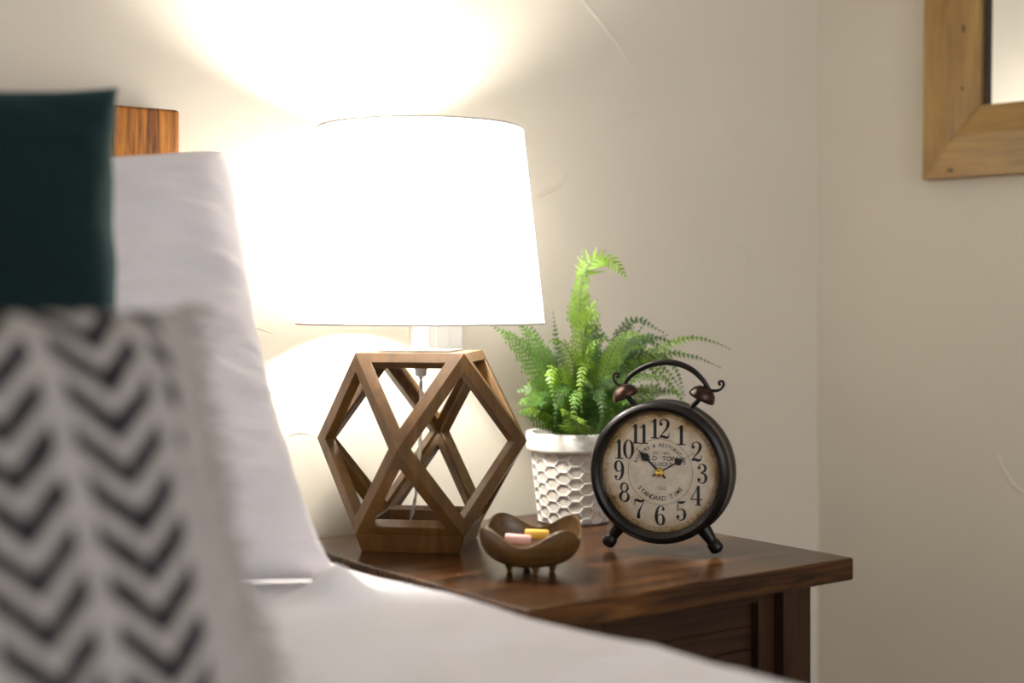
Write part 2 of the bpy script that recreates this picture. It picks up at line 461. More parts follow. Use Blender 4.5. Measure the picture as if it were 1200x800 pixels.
# ------------------------------------------------------------------ nightstand
TW, TD = .490, .508
ns = empty('nightstand', (0, -TD, 0))           # local: x along the wall, y 0 = front edge
tag(ns, 'dark walnut stained wooden nightstand beside the bed', 'nightstand')
m = MB(); m.box(0, TW, 0, TD, TOP-.027, TOP); m.build('table_top', TABLE_X, ns, bevel=.003, bseg=3)
ZB = TOP-.027
PX0, PX1, PW = .053, .437, .047
for (x0, y0) in ((PX0, .02), (PX1-PW, .02), (PX0, TD-.055), (PX1-PW, TD-.055)):
    m = MB(); m.box(x0, x0+PW, y0, y0+PW, 0, ZB-.0002); m.build('leg', TABLE_Z, ns, bevel=.002)
for x0 in (PX0+PW, PX1-PW-.027):
    m = MB(); m.box(x0+.0002, x0+.0268, .034, .054, .12, ZB-.0002); m.build('stile', TABLE_Z, ns, bevel=.0015)
m = MB(); m.box(PX0+PW+.0272, PX1-PW-.0272, .034, .054, ZB-.016, ZB-.0002); m.build('front_rail', TABLE_P, ns, bevel=.001)
for i in range(3):
    zt = ZB-.017 - i*.140
    d = MB()
    for k in range(5):
        d.box(PX0+PW+.0285, PX1-PW-.0285, .044, .060, zt-.137+k*.0274, zt-.137+(k+1)*.0274-.0006)
    d.build('drawer_front', TABLE_P, ns, bevel=.001)
for x0 in (PX0+.006, PX1-.022):
    m = MB(); m.box(x0, x0+.016, .0672, TD-.0552, .12, ZB-.0002); m.build('side_panel', TABLE_P, ns)
m = MB(); m.box(PX0+PW+.0002, PX1-PW-.0002, TD-.03, TD-.018, .12, ZB-.0002); m.build('back_panel', TABLE_P, ns)
m = MB(); m.box(PX0+.0222, PX1-.0222, .0672, TD-.0552, .12, .136); m.build('bottom_panel', TABLE_P, ns)

# ------------------------------------------------------------------ table lamp
LD = 1.77
lc = at(600 + (-.1145)/LD*FPX, HOR, LD)
lamp = empty('table_lamp', (lc.x, lc.y, TOP), 0)
tag(lamp, 'lit table lamp with white drum shade on open geometric walnut base', 'lamp')
q = .0950; zt, zm, zb = .300-.0575, .300-.168, .0215
TH = R_(36.77) - YAW
def lv(x, y, z):
    c, s = math.cos(TH), math.sin(TH); return Vector((c*x-s*y, s*x+c*y, z))
top4 = [lv(-q,0,zt), lv(0,-q,zt), lv(q,0,zt), lv(0,q,zt)]
bot4 = [lv(-q,0,zb), lv(0,-q,zb), lv(q,0,zb), lv(0,q,zb)]
mid4 = [lv(-q,-q,zm), lv(q,-q,zm), lv(q,q,zm), lv(-q,q,zm)]   # mid4[i] sits between top4[i] and top4[i+1]
faces = [top4[:], bot4[::-1]]
for i in range(4):
    j = (i+1) % 4
    faces.append([top4[i], mid4[i], top4[j]]); faces.append([bot4[i], bot4[j], mid4[i]])
    faces.append([top4[j], mid4[i], bot4[j], mid4[j]])
cen = Vector((0, 0, (zt+zb)/2))
THK = .0145
def inner_vertex(v):
    """offset every plane meeting at v by THK toward the centre"""
    from mathutils import Matrix
    A = []; b = []
    for f in faces:
        if any((p-v).length < 1e-6 for p in f):
            n = (f[1]-f[0]).cross(f[2]-f[0]).normalized()
            if n.dot(f[0]-cen) < 0: n = -n
            A.append(n); b.append(n.dot(v)-THK)
    M = Matrix(((0,)*3,)*3); r = Vector((0,0,0))
    for n, k in zip(A, b):
        for i in range(3):
            r[i] += n[i]*k
            for j in range(3): M[i][j] += n[i]*n[j]
    return M.inverted() @ r
inv = {}
def iv(v):
    k = tuple(round(c, 5) for c in v)
    if k not in inv: inv[k] = inner_vertex(v)
    return inv[k]
def inset(poly, w, n):
    out = []; N = len(poly)
    for i in range(N):
        p, a, b = poly[i], poly[i-1], poly[(i+1) % N]
        d1, d2 = (a-p).normalized(), (b-p).normalized()
        s = math.sqrt(max(1e-6, 1-d1.dot(d2)**2))
        out.append(p + (d1+d2)*(w/s))
    return out
fr = MB()
for fi, f in enumerate(faces):
    n = (f[1]-f[0]).cross(f[2]-f[0]).normalized()
    if n.dot(f[0]-cen) < 0: n = -n
    w = .0150 if len(f) == 4 else .0132
    if fi == 0: w = .022
    hole = inset(f, w, n); hin = [p - n*THK for p in hole]; inn = [iv(p) for p in f]
    N = len(f); vs = f + hole + hin + inn
    fs = []
    for i in range(N):
        j = (i+1) % N
        fs += [(i, j, N+j, N+i), (N+i, N+j, 2*N+j, 2*N+i), (2*N+i, 2*N+j, 3*N+j, 3*N+i)]
    fr.add(vs, fs)
fo = fr.build('base_frame', LAMPW['z'], lamp, bevel=.0008)
# foot frame: tapers in below the lower ring
fq = q*.905
ft = MB()
ring = lambda r, z: [lv(-r,0,z), lv(0,-r,z), lv(r,0,z), lv(0,r,z)]
lo, hi = ring(fq, .0), ring(q, zb); li, hi2 = ring(fq-.026, .0), ring(q-.028, zb)
vs = lo + hi + li + hi2; fs = []
for i in range(4):
    j = (i+1) % 4
    fs += [(i,j,4+j,4+i), (i,8+i,8+j,j), (4+i,4+j,12+j,12+i), (8+i,12+i,12+j,8+j)]
ft.add(vs, fs); ft.build('foot_frame', LAMPW['z'], lamp, bevel=.0004)
# plate, stem, rod, socket, cord
m = MB()
hr = [lv(x*.062, y*.062, 0) for x, y in ((-1,0),(0,-1),(1,0),(0,1))]
m.prism([(p.x, p.y) for p in hr], zt+.0003, zt+.0022); m.build('mounting_plate', STEEL, lamp)
m = MB(); m.prism([(p.x*.86, p.y*.86) for p in ring(q, 0)], zt-.0100, zt-.0002)
m.v = [(v[0]*.90, v[1]*.90, v[2]) for v in m.v]; m.build('top_panel', LAMPW['z'], lamp)
m = MB(); m.lathe([(.0078,zt+.0022),(.0098,zt+.003),(.0098,zt+.048),(.0085,zt+.05)], 32); m.build('stem', ACRYLIC, lamp, smooth=40)
m = MB(); m.lathe([(.0105,zt-.0102),(.0105,zt-.018),(.007,zt-.024),(.007,zt-.030),(.003,zt-.032)], 24); m.build('cable_gland', PLASTIC, lamp, smooth=40)
cp = spline([(0,0,zt-.031),(.001,.002,zt-.08),(.002,.006,zt-.13),(.004,.018,.06),(.010,.05,.013),(.03,.13,.004),(.055,.14,.003)], 40)
m = MB()
for s in (-1, 1):
    pts = [Vector(p) + Vector((math.cos(i*1.6)*.0014*s, math.sin(i*1.6)*.0014*s, 0)) for i, p in enumerate(cp)]
    m.tube(pts, .0014, 8)
m.build('power_cord', plain('clear_cord', (.62,.58,.50), .3, .2, .1, 80, 0), lamp, smooth=180)
# shade
rb, rt = 145/FPX*LD, 120/FPX*LD
zsb = .300 - (379-HOR)/FPX*LD; zst = .300 + (HOR-152)/FPX*LD
m = MB(); m.lathe([(rb,zsb),(rb*.75+rt*.25, zsb*.75+zst*.25),(rb*.5+rt*.5, zsb*.5+zst*.5),(rb*.25+rt*.75, zsb*.25+zst*.75),(rt,zst)], 96, cap=False)
sh = m.build('shade', SHADE, lamp, smooth=180)
for r, z in ((rb, zsb), (rt, zst)):
    m = MB(); m.tube([(r*math.cos(a*math.pi/48), r*math.sin(a*math.pi/48), z) for a in range(97)], .0013, 6); m.build('rim_trim', SHTRIM, sh, smooth=180)
m = MB()
sd = Vector((-math.sin(YAW-.0), -math.cos(YAW), 0)); an = math.atan2(sd.y, sd.x) - R_(42)
for k in range(2):
    a = an + k*.02
m.tube([(rb*math.cos(an), rb*math.sin(an), zsb), (rt*math.cos(an), rt*math.sin(an), zst)], .0010, 6, flat=.6)
m.build('seam', SHADE, sh, smooth=180)
m = MB()
zsp = zst-.03; rsp = rt + (rb-rt)*(.03/(zst-zsb))
for k in range(3):
    a = k*2*math.pi/3 + .4
    m.tube([(.012*math.cos(a), .012*math.sin(a), zsp-.03), (.05*math.cos(a), .05*math.sin(a), zsp-.005), (rsp*math.cos(a), rsp*math.sin(a), zsp)], .0012, 6)
m.tube([(.012*math.cos(a*math.pi/12), .012*math.sin(a*math.pi/12), zsp-.03) for a in range(25)], .0014, 6)
m.build('spider_fitter', STEEL, lamp, smooth=180)
m = MB(); m.lathe([(.008,zt+.0505),(.009,zt+.09),(.018,zt+.098),(.018,zt+.138),(.014,zt+.146)], 32); m.build('lamp_socket', PLASTIC, lamp, smooth=40)
m = MB(); m.lathe([(.012,zt+.1465),(.013,zt+.152),(.022,zt+.164),(.030,zt+.181),(.030,zt+.195),(.022,zt+.210),(.010,zt+.218),(.001,zt+.220)], 32)
m.build('light_bulb', BULB, lamp, smooth=180)

# ------------------------------------------------------------------ potted fern
pc = at(672, 358, 1.962)
fern = empty('potted_fern', (pc.x, pc.y, TOP))
tag(fern, 'bushy green fern in a whitewashed honeycomb pot behind the alarm clock', 'plant')
RT, RB, PH = .0640, .0475, .1245
m = MB()
m.lathe([(RB-.004,0),(RB,.003),(RB+(RT-.003-RB)*.80,.100),(RT,.1005),(RT+.001,.104),(RT+.0015,PH-.003),(RT,PH),(RT-.005,PH),(RT-.006,PH-.003),(RT-.010,PH-.03),(RB-.008,.02),(.001,.02)], 72, cap=False)
m.add([(math.cos(2*math.pi*k/72)*(RB-.004), math.sin(2*math.pi*k/72)*(RB-.004), 0) for k in range(72)], [tuple(range(72))[::-1]])
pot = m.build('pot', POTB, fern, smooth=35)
# raised whitewashed rim band and honeycomb ribs
m = MB(); m.lathe([(RT-.0030,.0985),(RT+.0012,.1000),(RT+.0022,.104),(RT+.0026,PH-.003),(RT+.0012,PH+.0006),(RT-.0052,PH+.0006),(RT-.0060,PH-.004)], 72, cap=False)
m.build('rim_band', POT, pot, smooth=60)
hx = MB()
NH = 24; rows = 7
dz = .0160
def potr(z): return RB + (RT-.003-RB)*.80*(z/.100)
def hp(u, z): # u in cell units around
    a = 2*math.pi*u/NH
    r = potr(max(0, min(.1, z))) + .0
    return a, r
def hexcell(u0, z0):
    """one raised ring around a hexagonal recess; flat-top hexagons, columns staggered"""
    wu = 2/3; hz = dz*.5
    corners = [(-wu, 0), (-wu/2, -hz), (wu/2, -hz), (wu, 0), (wu/2, hz), (-wu/2, hz)]
    vs = []
    for k, (sc, lift) in enumerate(((1.0, .0002), (.985, .0017), (.905, .0018), (.845, .0002))):
        for du, dzz in corners:
            z = min(.0995, max(.0015, z0+dzz*sc)); a, r = hp(u0+du*sc, z)
            vs.append(((r+lift)*math.cos(a), (r+lift)*math.sin(a), z))
    fs = []
    for k in range(3):
        for i in range(6):
            j = (i+1) % 6; fs.append((k*6+i, k*6+j, (k+1)*6+j, (k+1)*6+i))
    hx.add(vs, fs)
NH = 20
for c in range(NH):
    for r_ in range(rows+1):
        z0 = .002 + r_*dz + (dz/2 if c % 2 else 0)
        if z0 < .106: hexcell(c, z0)
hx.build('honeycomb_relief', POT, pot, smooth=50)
m = MB(); m.lathe([(.001,PH-.016),(.03,PH-.014),(RT-.0085,PH-.020)], 40, cap=False); m.build('soil', SOIL, fern, smooth=180)

BASE = Vector((pc.x, pc.y, TOP+PH-.018))
def frond(path, plen, mi, droop=.25, leaflets=True, start=.18, step=.0088, taper=.75, roll=0.0, seed=0):
    """path: list of world points; pinnae in pairs along both sides"""
    rnd = random.Random(seed)
    sp = [Vector(q) - Vector((pc.x, pc.y, TOP)) for q in spline([tuple(p) for p in path], 60)]
    L = [0]
    for a, b in zip(sp, sp[1:]): L.append(L[-1] + (b-a).length)
    tot = L[-1]
    mb = MB()
    mb.tube(sp[::3], [.0011*(1-.75*i/20) for i in range(len(sp[::3]))], 5, mat=1)
    s = tot*start; side_ref = None
    while s < tot*.995:
        k = max(i for i in range(len(L)) if L[i] <= s); k = min(k, 59)
        u = (s-L[k])/max(1e-9, L[k+1]-L[k]); p = sp[k].lerp(sp[k+1], u)
        t = (sp[k+1]-sp[k]).normalized()
        view = (FV*-1).lerp(Vector((0,0,1)), .45)
        view = view - t*view.dot(t); view.normalize()
        view = Matrix.Rotation(roll, 3, t) @ view
        side = t.cross(view).normalized()
        f = s/tot
        prof = (min(1, (f-start)/.16+.35)) * (1-f)**taper if f > start else .3
        ln = plen*max(.12, prof*1.25)
        for sg in (-1, 1):
            d = (side*sg*.86 + t*(.42+.25*f) + view*(.18*rnd.uniform(-1,1))).normalized()
            ll = ln*rnd.uniform(.88, 1.1)
            nrm = view
            if not leaflets or ll < .009:
                # simple comb pinna
                w = min(.0021, ll*.28); vs = []; fs = []
                ns_ = 4
                wd = t - d*t.dot(d); wd.normalize()
                for i in range(ns_+1):
                    a = i/ns_; c = p + d*(ll*a) - nrm*(droop*ll*a*a) ; ww = w*(1-a**2.2)*(1 if i else .6) + .00008
                    vs += [c - wd*ww, c + wd*ww]
                for i in range(ns_): fs.append((2*i, 2*i+1, 2*i+3, 2*i+2))
                mb.add(vs, fs)
            else:
                wd = t - d*t.dot(d); wd.normalize()
                nl = max(3, int(ll/.0034))
                # midrib
                mb.add([p - wd*.0003, p + wd*.0003, p + d*ll - nrm*(droop*ll) + wd*.0001, p + d*ll - nrm*(droop*ll) - wd*.0001], [(0,1,2,3)])
                for i in range(nl):
                    a = (i+.6)/nl; c = p + d*(ll*a) - nrm*(droop*ll*a*a)
                    lw = .0060*(1-.65*a**1.5)*min(1, ll/.016)*rnd.uniform(.85,1.15)
                    for s2 in (-1, 1):
                        e = (wd*s2 + d*.55 + nrm*rnd.uniform(-.25,.35)).normalized()
                        g = e.cross(nrm).normalized()*.00175
                        mb.add([c, c+e*lw*.45+g, c+e*lw*.85+g*.9, c+e*lw*1.05, c+e*lw*.85-g*.9, c+e*lw*.45-g],
                               [(0,1,2,3),(0,3,4,5)])
        s += step*(1-.35*f)
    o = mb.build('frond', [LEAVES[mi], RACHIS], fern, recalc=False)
    return o
def P(px, py, dd=0): return at(px, py, 1.962+dd)
heroes = [
    ([P(676,500), P(684,440,-.02), P(681,385,-.03), P(680,345,-.03), P(685,318,-.03), P(697,303,-.03), P(716,304,-.035), P(734,325,-.04)], .021, 0, True, .25),
    ([P(682,400,-.03), P(679,360,-.03), P(682,325,-.028), P(683,300,-.02), P(685,289,-.02)], .018, 0, True, .05),
    ([P(686,328,-.03), P(692,308,-.02), P(699,291,-.01)], .013, 0, False, .05),
    ([P(683,332,-.03), P(691,309,-.03), P(706,301,-.034), P(721,309,-.04), P(735,326,-.045)], .026, 0, False, .04),
    ([P(684,395,-.03), P(690,370,-.04), P(697,356,-.05), P(700,350,-.05)], .019, 0, True, .05),
    ([P(683,385,-.03), P(690,372,-.05), P(704,368,-.06)], .018, 0, True, .05),
    ([P(692,500), P(722,440), P(765,412,-.01), P(805,396,-.02), P(832,399,-.02), P(857,409,-.02)], .019, 0, False, .2),
    ([P(700,495), P(740,438,.01), P(780,415,.0), P(815,418,0), P(845,431,0)], .018, 1, False, .2),
    ([P(662,500), P(648,462), P(628,428), P(604,400), P(572,378)], .030, 1, True, .22),
    ([P(665,495), P(650,455,-.02), P(633,415,-.03), P(613,382,-.03), P(597,362,-.02)], .024, 1, True, .3),
    ([P(668,495), P(660,445,.01), P(652,400,.01), P(648,363,.01)], .016, 2, True, .25),
    ([P(662,498), P(650,440,.02), P(630,395,.03), P(614,372,.03)], .020, 2, True, .3),
    ([P(678,495,-.02), P(674,440,-.05), P(665,408,-.07), P(648,398,-.09), P(638,408,-.10)], .022, 0, True, .2),
    ([P(680,495,-.02), P(684,440,-.05), P(690,412,-.08), P(700,400,-.09), P(722,398,-.09)], .022, 0, True, .2),
    ([P(668,497,-.02), P(660,455,-.06), P(650,430,-.08), P(645,445,-.10), P(650,475,-.11)], .020, 0, True, .2),
    ([P(682,497,-.02), P(690,445,-.06), P(686,425,-.09), P(680,450,-.115), P(682,485,-.12)], .018, 0, True, .2),
    ([P(690,495), P(715,440), P(730,405), P(736,376)], .018, 2, True, .25),
    ([P(690,495), P(720,440,.02), P(740,402,.02), P(757,376,.02)], .018, 2, True, .25),
    ([P(690,495), P(708,440,.01), P(728,405,.01), P(744,382,.01)], .016, 1, True, .25),
    ([P(695,490), P(728,428), P(768,414), P(792,432), P(803,466)], .018, 1, False, .3),
    ([P(695,490), P(725,432), P(760,420), P(785,438), P(801,462)], .018, 1, True, .3),
    ([P(695,490), P(720,432,-.01), P(750,420,-.01), P(772,435,-.01), P(800,470,-.01), P(812,500,-.01)], .017, 0, False, .3),
    ([P(690,495), P(715,440,.01), P(745,405,.01), P(783,392,.01)], .018, 2, False, .25),
    ([P(692,495), P(725,440,.01), P(752,425,.01), P(768,440,.0), P(775,462,0)], .016, 1, False, .3),
    ([P(688,495), P(705,445,-.02), P(722,428,-.02), P(735,440,-.03), P(745,462,-.03)], .018, 2, True, .25),
    ([P(664,498), P(648,470,-.02), P(634,470,-.04), P(626,490,-.05)], .022, 1, True, .2),
    ([P(664,498), P(642,472,-.01), P(626,462,-.03), P(625,480,-.05)], .020, 1, True, .2),
    ([P(672,498), P(668,460,-.05), P(660,455,-.09), P(652,480,-.10), P(650,500,-.10)], .020, 2, True, .2),
    ([P(680,498), P(690,462,-.05), P(700,458,-.08), P(706,480,-.10), P(702,505,-.10)], .020, 2, True, .2),
    ([P(676,498), P(678,465,-.05), P(676,460,-.09), P(672,485,-.105), P(670,506,-.10)], .019, 1, True, .2),
]
for i, (path, pl, mi, lf, st) in enumerate(heroes):
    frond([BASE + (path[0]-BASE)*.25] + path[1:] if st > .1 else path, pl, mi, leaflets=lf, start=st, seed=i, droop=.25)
rnd = random.Random(11)
n_f = 0
while n_f < 44:
    az = rnd.uniform(0, 2*math.pi); el = rnd.uniform(.35, 1.35); L_ = rnd.uniform(.07, .13)
    dirh = Vector((math.cos(az), math.sin(az), 0))
    b0 = BASE + dirh*rnd.uniform(0, .03)
    p1 = b0 + dirh*(L_*.45*math.cos(el)) + Vector((0,0,L_*.5*math.sin(el)))
    p2 = b0 + dirh*(L_*.8*math.cos(el)+.015) + Vector((0,0,L_*.78*math.sin(el)))
    p3 = b0 + dirh*(L_*1.0*math.cos(el)+.04) + Vector((0,0,L_*.72*math.sin(el)))
    if (p3-BASE).dot(RV) < -.082 or p3.y > WY-.025 or p3.z < TOP+PH+.022 or (dirh.dot(FV) < -.4 and dirh.dot(RV) > .1 and el < .95): continue
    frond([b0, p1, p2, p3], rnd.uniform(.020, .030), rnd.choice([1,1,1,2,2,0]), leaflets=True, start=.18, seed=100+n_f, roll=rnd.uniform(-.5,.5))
    n_f += 1

for i in range(24):                                # the fuller side, spilling past the clock's handle
    ex, ey = rnd.uniform(690, 800), rnd.uniform(385, 452)
    ed = rnd.uniform(-.05, .035)
    mx = 672 + (ex-672)*.62; my = min(ey, 470 - (470-ey)*1.0) - rnd.uniform(2, 16)
    frond([BASE + RV*rnd.uniform(0, .03) + FV*rnd.uniform(-.02, .02), P(680 + (ex-672)*.22, 455, ed*.4), P(mx, my, ed*.8), P(ex, ey, ed)],
          rnd.uniform(.020, .028), rnd.choice([1,1,2,2,0]), start=.22, seed=300+i, roll=rnd.uniform(-.5,.5))

# ------------------------------------------------------------------ alarm clock
KD = 1.718
kc = at(777.5, HOR, KD)
clock = empty('alarm_clock', (kc.x, kc.y, TOP), R_(-56.5))
tag(clock, 'round black twin bell alarm clock with aged cream dial beside the fern', 'clock')
CZ = .099; CR = .0858
m = MB()
m.lathe([(.0722,-.017),(.0728,-.024),(.0745,-.0285),(.0785,-.0305),(.0830,-.0290),(.0860,-.0245),(CR,-.018),(CR-.0005,-.012),(.0838,-.0085),(.0838,.004),(.0850,.008),(CR,.011),(CR+.0004,.017),(.0850,.022),(.080,.0255),(.030,.0285),(.001,.0285)], 96, 'y', (0,0,CZ), cap=False)
m.build('case', BRONZE, clock, smooth=40)
m = MB(); m.lathe([(.0735,-.0150),(.0735,-.0168)], 96, 'y', (0,0,CZ)); dial = m.build('dial', DIAL, clock, smooth=30)
DY = -.01705
def ink_obj(mb, name, material, parent): return mb.build(name, material, parent, recalc=False)
def flat_strip(mb, pts, y=DY):
    """pts: (x, z, w) centre line with widths -> strip on the dial"""
    n = len(pts); vs = []; fs = []
    for i, (x, z, w) in enumerate(pts):
        a, b = pts[max(0, i-1)], pts[min(n-1, i+1)]
        dx, dzz = b[0]-a[0], b[1]-a[1]; l = math.hypot(dx, dzz) or 1
        nx, nz = -dzz/l*w/2, dx/l*w/2
        vs += [(x+nx, y, z+nz), (x-nx, y, z-nz)]
    for i in range(n-1): fs.append((2*i, 2*i+1, 2*i+3, 2*i+2))
    mb.add(vs, fs)
def disc(mb, x, z, r, y=DY, seg=14):
    mb.add([(x+r*math.cos(2*math.pi*k/seg), y, z+r*math.sin(2*math.pi*k/seg)) for k in range(seg)], [tuple(range(seg))])
def ringf(mb, r, w, y=DY, seg=96):
    flat_strip(mb, [(r*math.cos(2*math.pi*k/seg), CZ+r*math.sin(2*math.pi*k/seg), w) for k in range(seg+1)], y)
# Didone figures as strokes of changing width: ('c' curve | 'l' line, points), balls
def ell(cx, cy, rx, ry, thick, thin, slant=0):
    return [(cx+rx*math.cos(a), cy+ry*math.sin(a), thin+(thick-thin)*abs(math.cos(a+slant))**1.6) for a in [2*math.pi*k/36 for k in range(37)]]
DIG = {
 '1': (.46, [('l', [(.25,.02,.17),(.25,.97,.17)]), ('c', [(.02,.80,.04),(.15,.86,.07),(.27,.97,.10)]), ('l', [(.02,.025,.06),(.48,.025,.06)])], []),
 '2': (.60, [('c', [(.09,.70,.06),(.09,.86,.07),(.28,.97,.05),(.47,.88,.12),(.50,.70,.17),(.40,.48,.11),(.20,.26,.06),(.06,.09,.05)]), ('c', [(.05,.07,.10),(.22,.11,.15),(.40,.06,.14),(.52,.10,.10)]), ('l', [(.53,.06,.06),(.57,.30,.04)])], [(.12,.72,.085)]),
 '3': (.56, [('c', [(.10,.80,.05),(.16,.93,.05),(.28,.97,.05),(.44,.86,.14),(.43,.66,.13),(.22,.54,.04)]), ('c', [(.20,.54,.04),(.42,.47,.11),(.49,.28,.17),(.42,.09,.10),(.25,.025,.05),(.10,.08,.05),(.06,.20,.05)])], [(.12,.79,.075),(.11,.20,.085)]),
 '4': (.62, [('l', [(.42,.98,.05),(.02,.31,.05)]), ('l', [(.0,.30,.07),(.62,.30,.07)]), ('l', [(.41,.03,.17),(.41,.98,.15)]), ('l', [(.24,.025,.06),(.58,.025,.06)])], []),
 '5': (.56, [('c', [(.12,.93,.08),(.26,.90,.15),(.40,.92,.13),(.52,.98,.05)]), ('l', [(.12,.96,.05),(.10,.50,.05)]), ('c', [(.10,.50,.04),(.26,.58,.05),(.43,.51,.12),(.49,.30,.17),(.42,.09,.10),(.25,.025,.05),(.10,.08,.05),(.06,.20,.05)])], [(.11,.19,.085)]),
 '6': (.58, [('c', [(.50,.84,.05),(.44,.94,.05),(.32,.97,.05),(.17,.85,.12),(.09,.58,.17),(.09,.32,.17),(.16,.11,.11),(.30,.025,.05),(.44,.10,.12),(.49,.29,.16),(.44,.48,.11),(.31,.57,.04),(.17,.48,.05),(.12,.36,.05)])], [(.46,.82,.075)]),
 '7': (.58, [('c', [(.04,.90,.08),(.18,.92,.15),(.36,.87,.13),(.56,.95,.08)]), ('l', [(.04,.97,.05),(.02,.68,.04)]), ('c', [(.55,.95,.04),(.40,.62,.06),(.27,.36,.12),(.23,.08,.18)])], [(.24,.09,.10)]),
 '8': (.58, [('p', ell(.29,.74,.185,.215,.13,.05,.35)), ('p', ell(.29,.275,.225,.245,.16,.05,.35))], []),
 '0': (.62, [('p', ell(.31,.50,.225,.46,.17,.045))], []),
}
w6, s6, b6 = DIG['6']
DIG['9'] = (w6, [(k, [(w6-x, 1-y, w) for x, y, w in pts]) for k, pts in s6], [(w6-x, 1-y, r) for x, y, r in b6])
def numeral(txt, cx, cz, h):
    mb = MB(); W = sum(DIG[c][0] for c in txt)*.93; x = cx - W*h/2
    for c in txt:
        w, strokes, balls = DIG[c]
        for k, pts in strokes:
            if k == 'c': pts = spline(pts, 8*(len(pts)-1))
            flat_strip(mb, [(x+px*h*.93, cz+(py-.5)*h, pw*h*.93) for px, py, pw in pts])
        for bx, by, r in balls: disc(mb, x+bx*h*.93, cz+(by-.5)*h, r*h)
        x += w*h*.93
    return ink_obj(mb, 'numeral', INK, dial)
for k in range(1, 13):
    a = math.pi/2 - k*math.pi/6; rr = .0525
    numeral(str(k), rr*math.cos(a)*.98, CZ+rr*math.sin(a), .0243)
mb = MB()
ringf(mb, .0672, .0004); ringf(mb, .0704, .0004); 
for k in range(60):
    a = 2*math.pi*k/60; l = .0674
    flat_strip(mb, [(l*math.cos(a), CZ+l*math.sin(a), .0013 if k % 5 == 0 else .0006), (.0703*math.cos(a), CZ+.0703*math.sin(a), .0013 if k % 5 == 0 else .0006)])
ringf(mb, .0398, .0005)
ink_obj(mb, 'minute_track', SEPIA, dial)
# small lettering, from the built-in font
def glyph(ch, size):
    cu = bpy.data.curves.new('t', 'FONT'); cu.body = ch; cu.size = size; cu.align_x = 'CENTER'; cu.offset = size*.012
    ob = bpy.data.objects.new('t', cu); COL.objects.link(ob)
    bpy.context.view_layer.update()
    me = bpy.data.meshes.new_from_object(ob.evaluated_get(bpy.context.evaluated_depsgraph_get()))
    vs = [tuple(v.co) for v in me.vertices]; fs = [tuple(pl.vertices) for pl in me.polygons]
    bpy.data.objects.remove(ob); bpy.data.curves.remove(cu); bpy.data.meshes.remove(me)
    return vs, fs
def arc_text(mb, txt, size, r, a0, a1, top=True):
    n = len(txt)
    for i, ch in enumerate(txt):
        if ch == ' ': continue
        a = R_(a0 + (a1-a0)*i/(n-1)); vs, fs = glyph(ch, size)
        out = []
        for x, y, _ in vs:
            if top: b = a; px = math.cos(b)*(r+y) + math.sin(b)*x; pz = math.sin(b)*(r+y) - math.cos(b)*x
            else: b = a; px = math.cos(b)*(r-y) - math.sin(b)*x; pz = math.sin(b)*(r-y) + math.cos(b)*x
            out.append((px, DY, CZ+pz))
        mb.add(out, fs)
def line_text(mb, txt, size, cx, cz, sp):
    n = len(txt)
    for i, ch in enumerate(txt):
        if ch == ' ': continue
        vs, fs = glyph(ch, size)
        mb.add([(cx+(i-(n-1)/2)*sp+x, DY, cz+y) for x, y, _ in vs], fs)
mb = MB()
arc_text(mb, 'REPAIRS & RESTORATION', .0056, .0305, 158, 22)
line_text(mb, 'EST 1863', .0042, .0015, CZ+.0215, .0026)
line_text(mb, 'OLD TOWN', .0078, .002, CZ+.0138, .0058)
line_text(mb, 'CLOCKS', .0062, .002, CZ+.0075, .0043)
ink_obj(mb, 'lettering', INK, dial); mb = MB()
arc_text(mb, 'STANDARD TIME', .0076, .0345, 218, 322, False)
line_text(mb, 'GENUINE', .0022, .002, CZ-.0190, .0017)
line_text(mb, 'LONDON', .0022, .002, CZ-.0215, .0017)
ink_obj(mb, 'lettering', INK, dial)
# hands
def hand(name, ang, ln, spade_at, sw, w0, y):
    prof = [(-.010, w0*.8), (0, w0), (spade_at-sw*1.3, w0*.75), (spade_at-sw*.9, w0*.9), (spade_at-sw*.45, sw*.75), (spade_at, sw*1.0), (spade_at+sw*.5, sw*.8), (spade_at+sw*1.1, sw*.33), (spade_at+sw*1.9, w0*.35), (ln, w0*.12)]
    pts = spline([(p, w) for p, w in prof], 60)
    d = Vector((math.sin(ang), 0, math.cos(ang))); s = Vector((d.z, 0, -d.x)); o = Vector((0, y, CZ))
    mb = MB(); vs = []; n = len(pts)
    for yy in (0, -.0006):
        for p, w in pts:
            w = max(.0002, w); vs += [o + d*p + s*w + Vector((0,yy,0)), o + d*p - s*w + Vector((0,yy,0))]
    fs = []
    for i in range(n-1):
        a = 2*i; b = 2*n+2*i
        fs += [(a,a+1,a+3,a+2), (b,b+2,b+3,b+1), (a,a+2,b+2,b), (a+1,b+1,b+3,a+3)]
    fs += [(0, 2*n, 2*n+1, 1), (2*n-2, 2*n-1, 4*n-1, 4*n-2)]
    mb.add(vs, fs); return mb.build(name, HAND, clock)
hand('hour_hand', R_(-46), .0395, .0250, .0052, .0014, -.0190)
hand('minute_hand', R_(60), .0500, .0265, .0046, .0011, -.0202)
m = MB(); m.lathe([(.0056,-.0172),(.0056,-.0212),(.0048,-.0230),(.0020,-.0238)], 24, 'y', (0,0,CZ)); m.build('center_cap', BRASS, clock, smooth=50)
m = MB(); m.lathe([(.0729,-.0248),(.0729,-.0258)], 64, 'y', (0,0,CZ)); m.build('glass_cover', GLASS, clock, smooth=30)
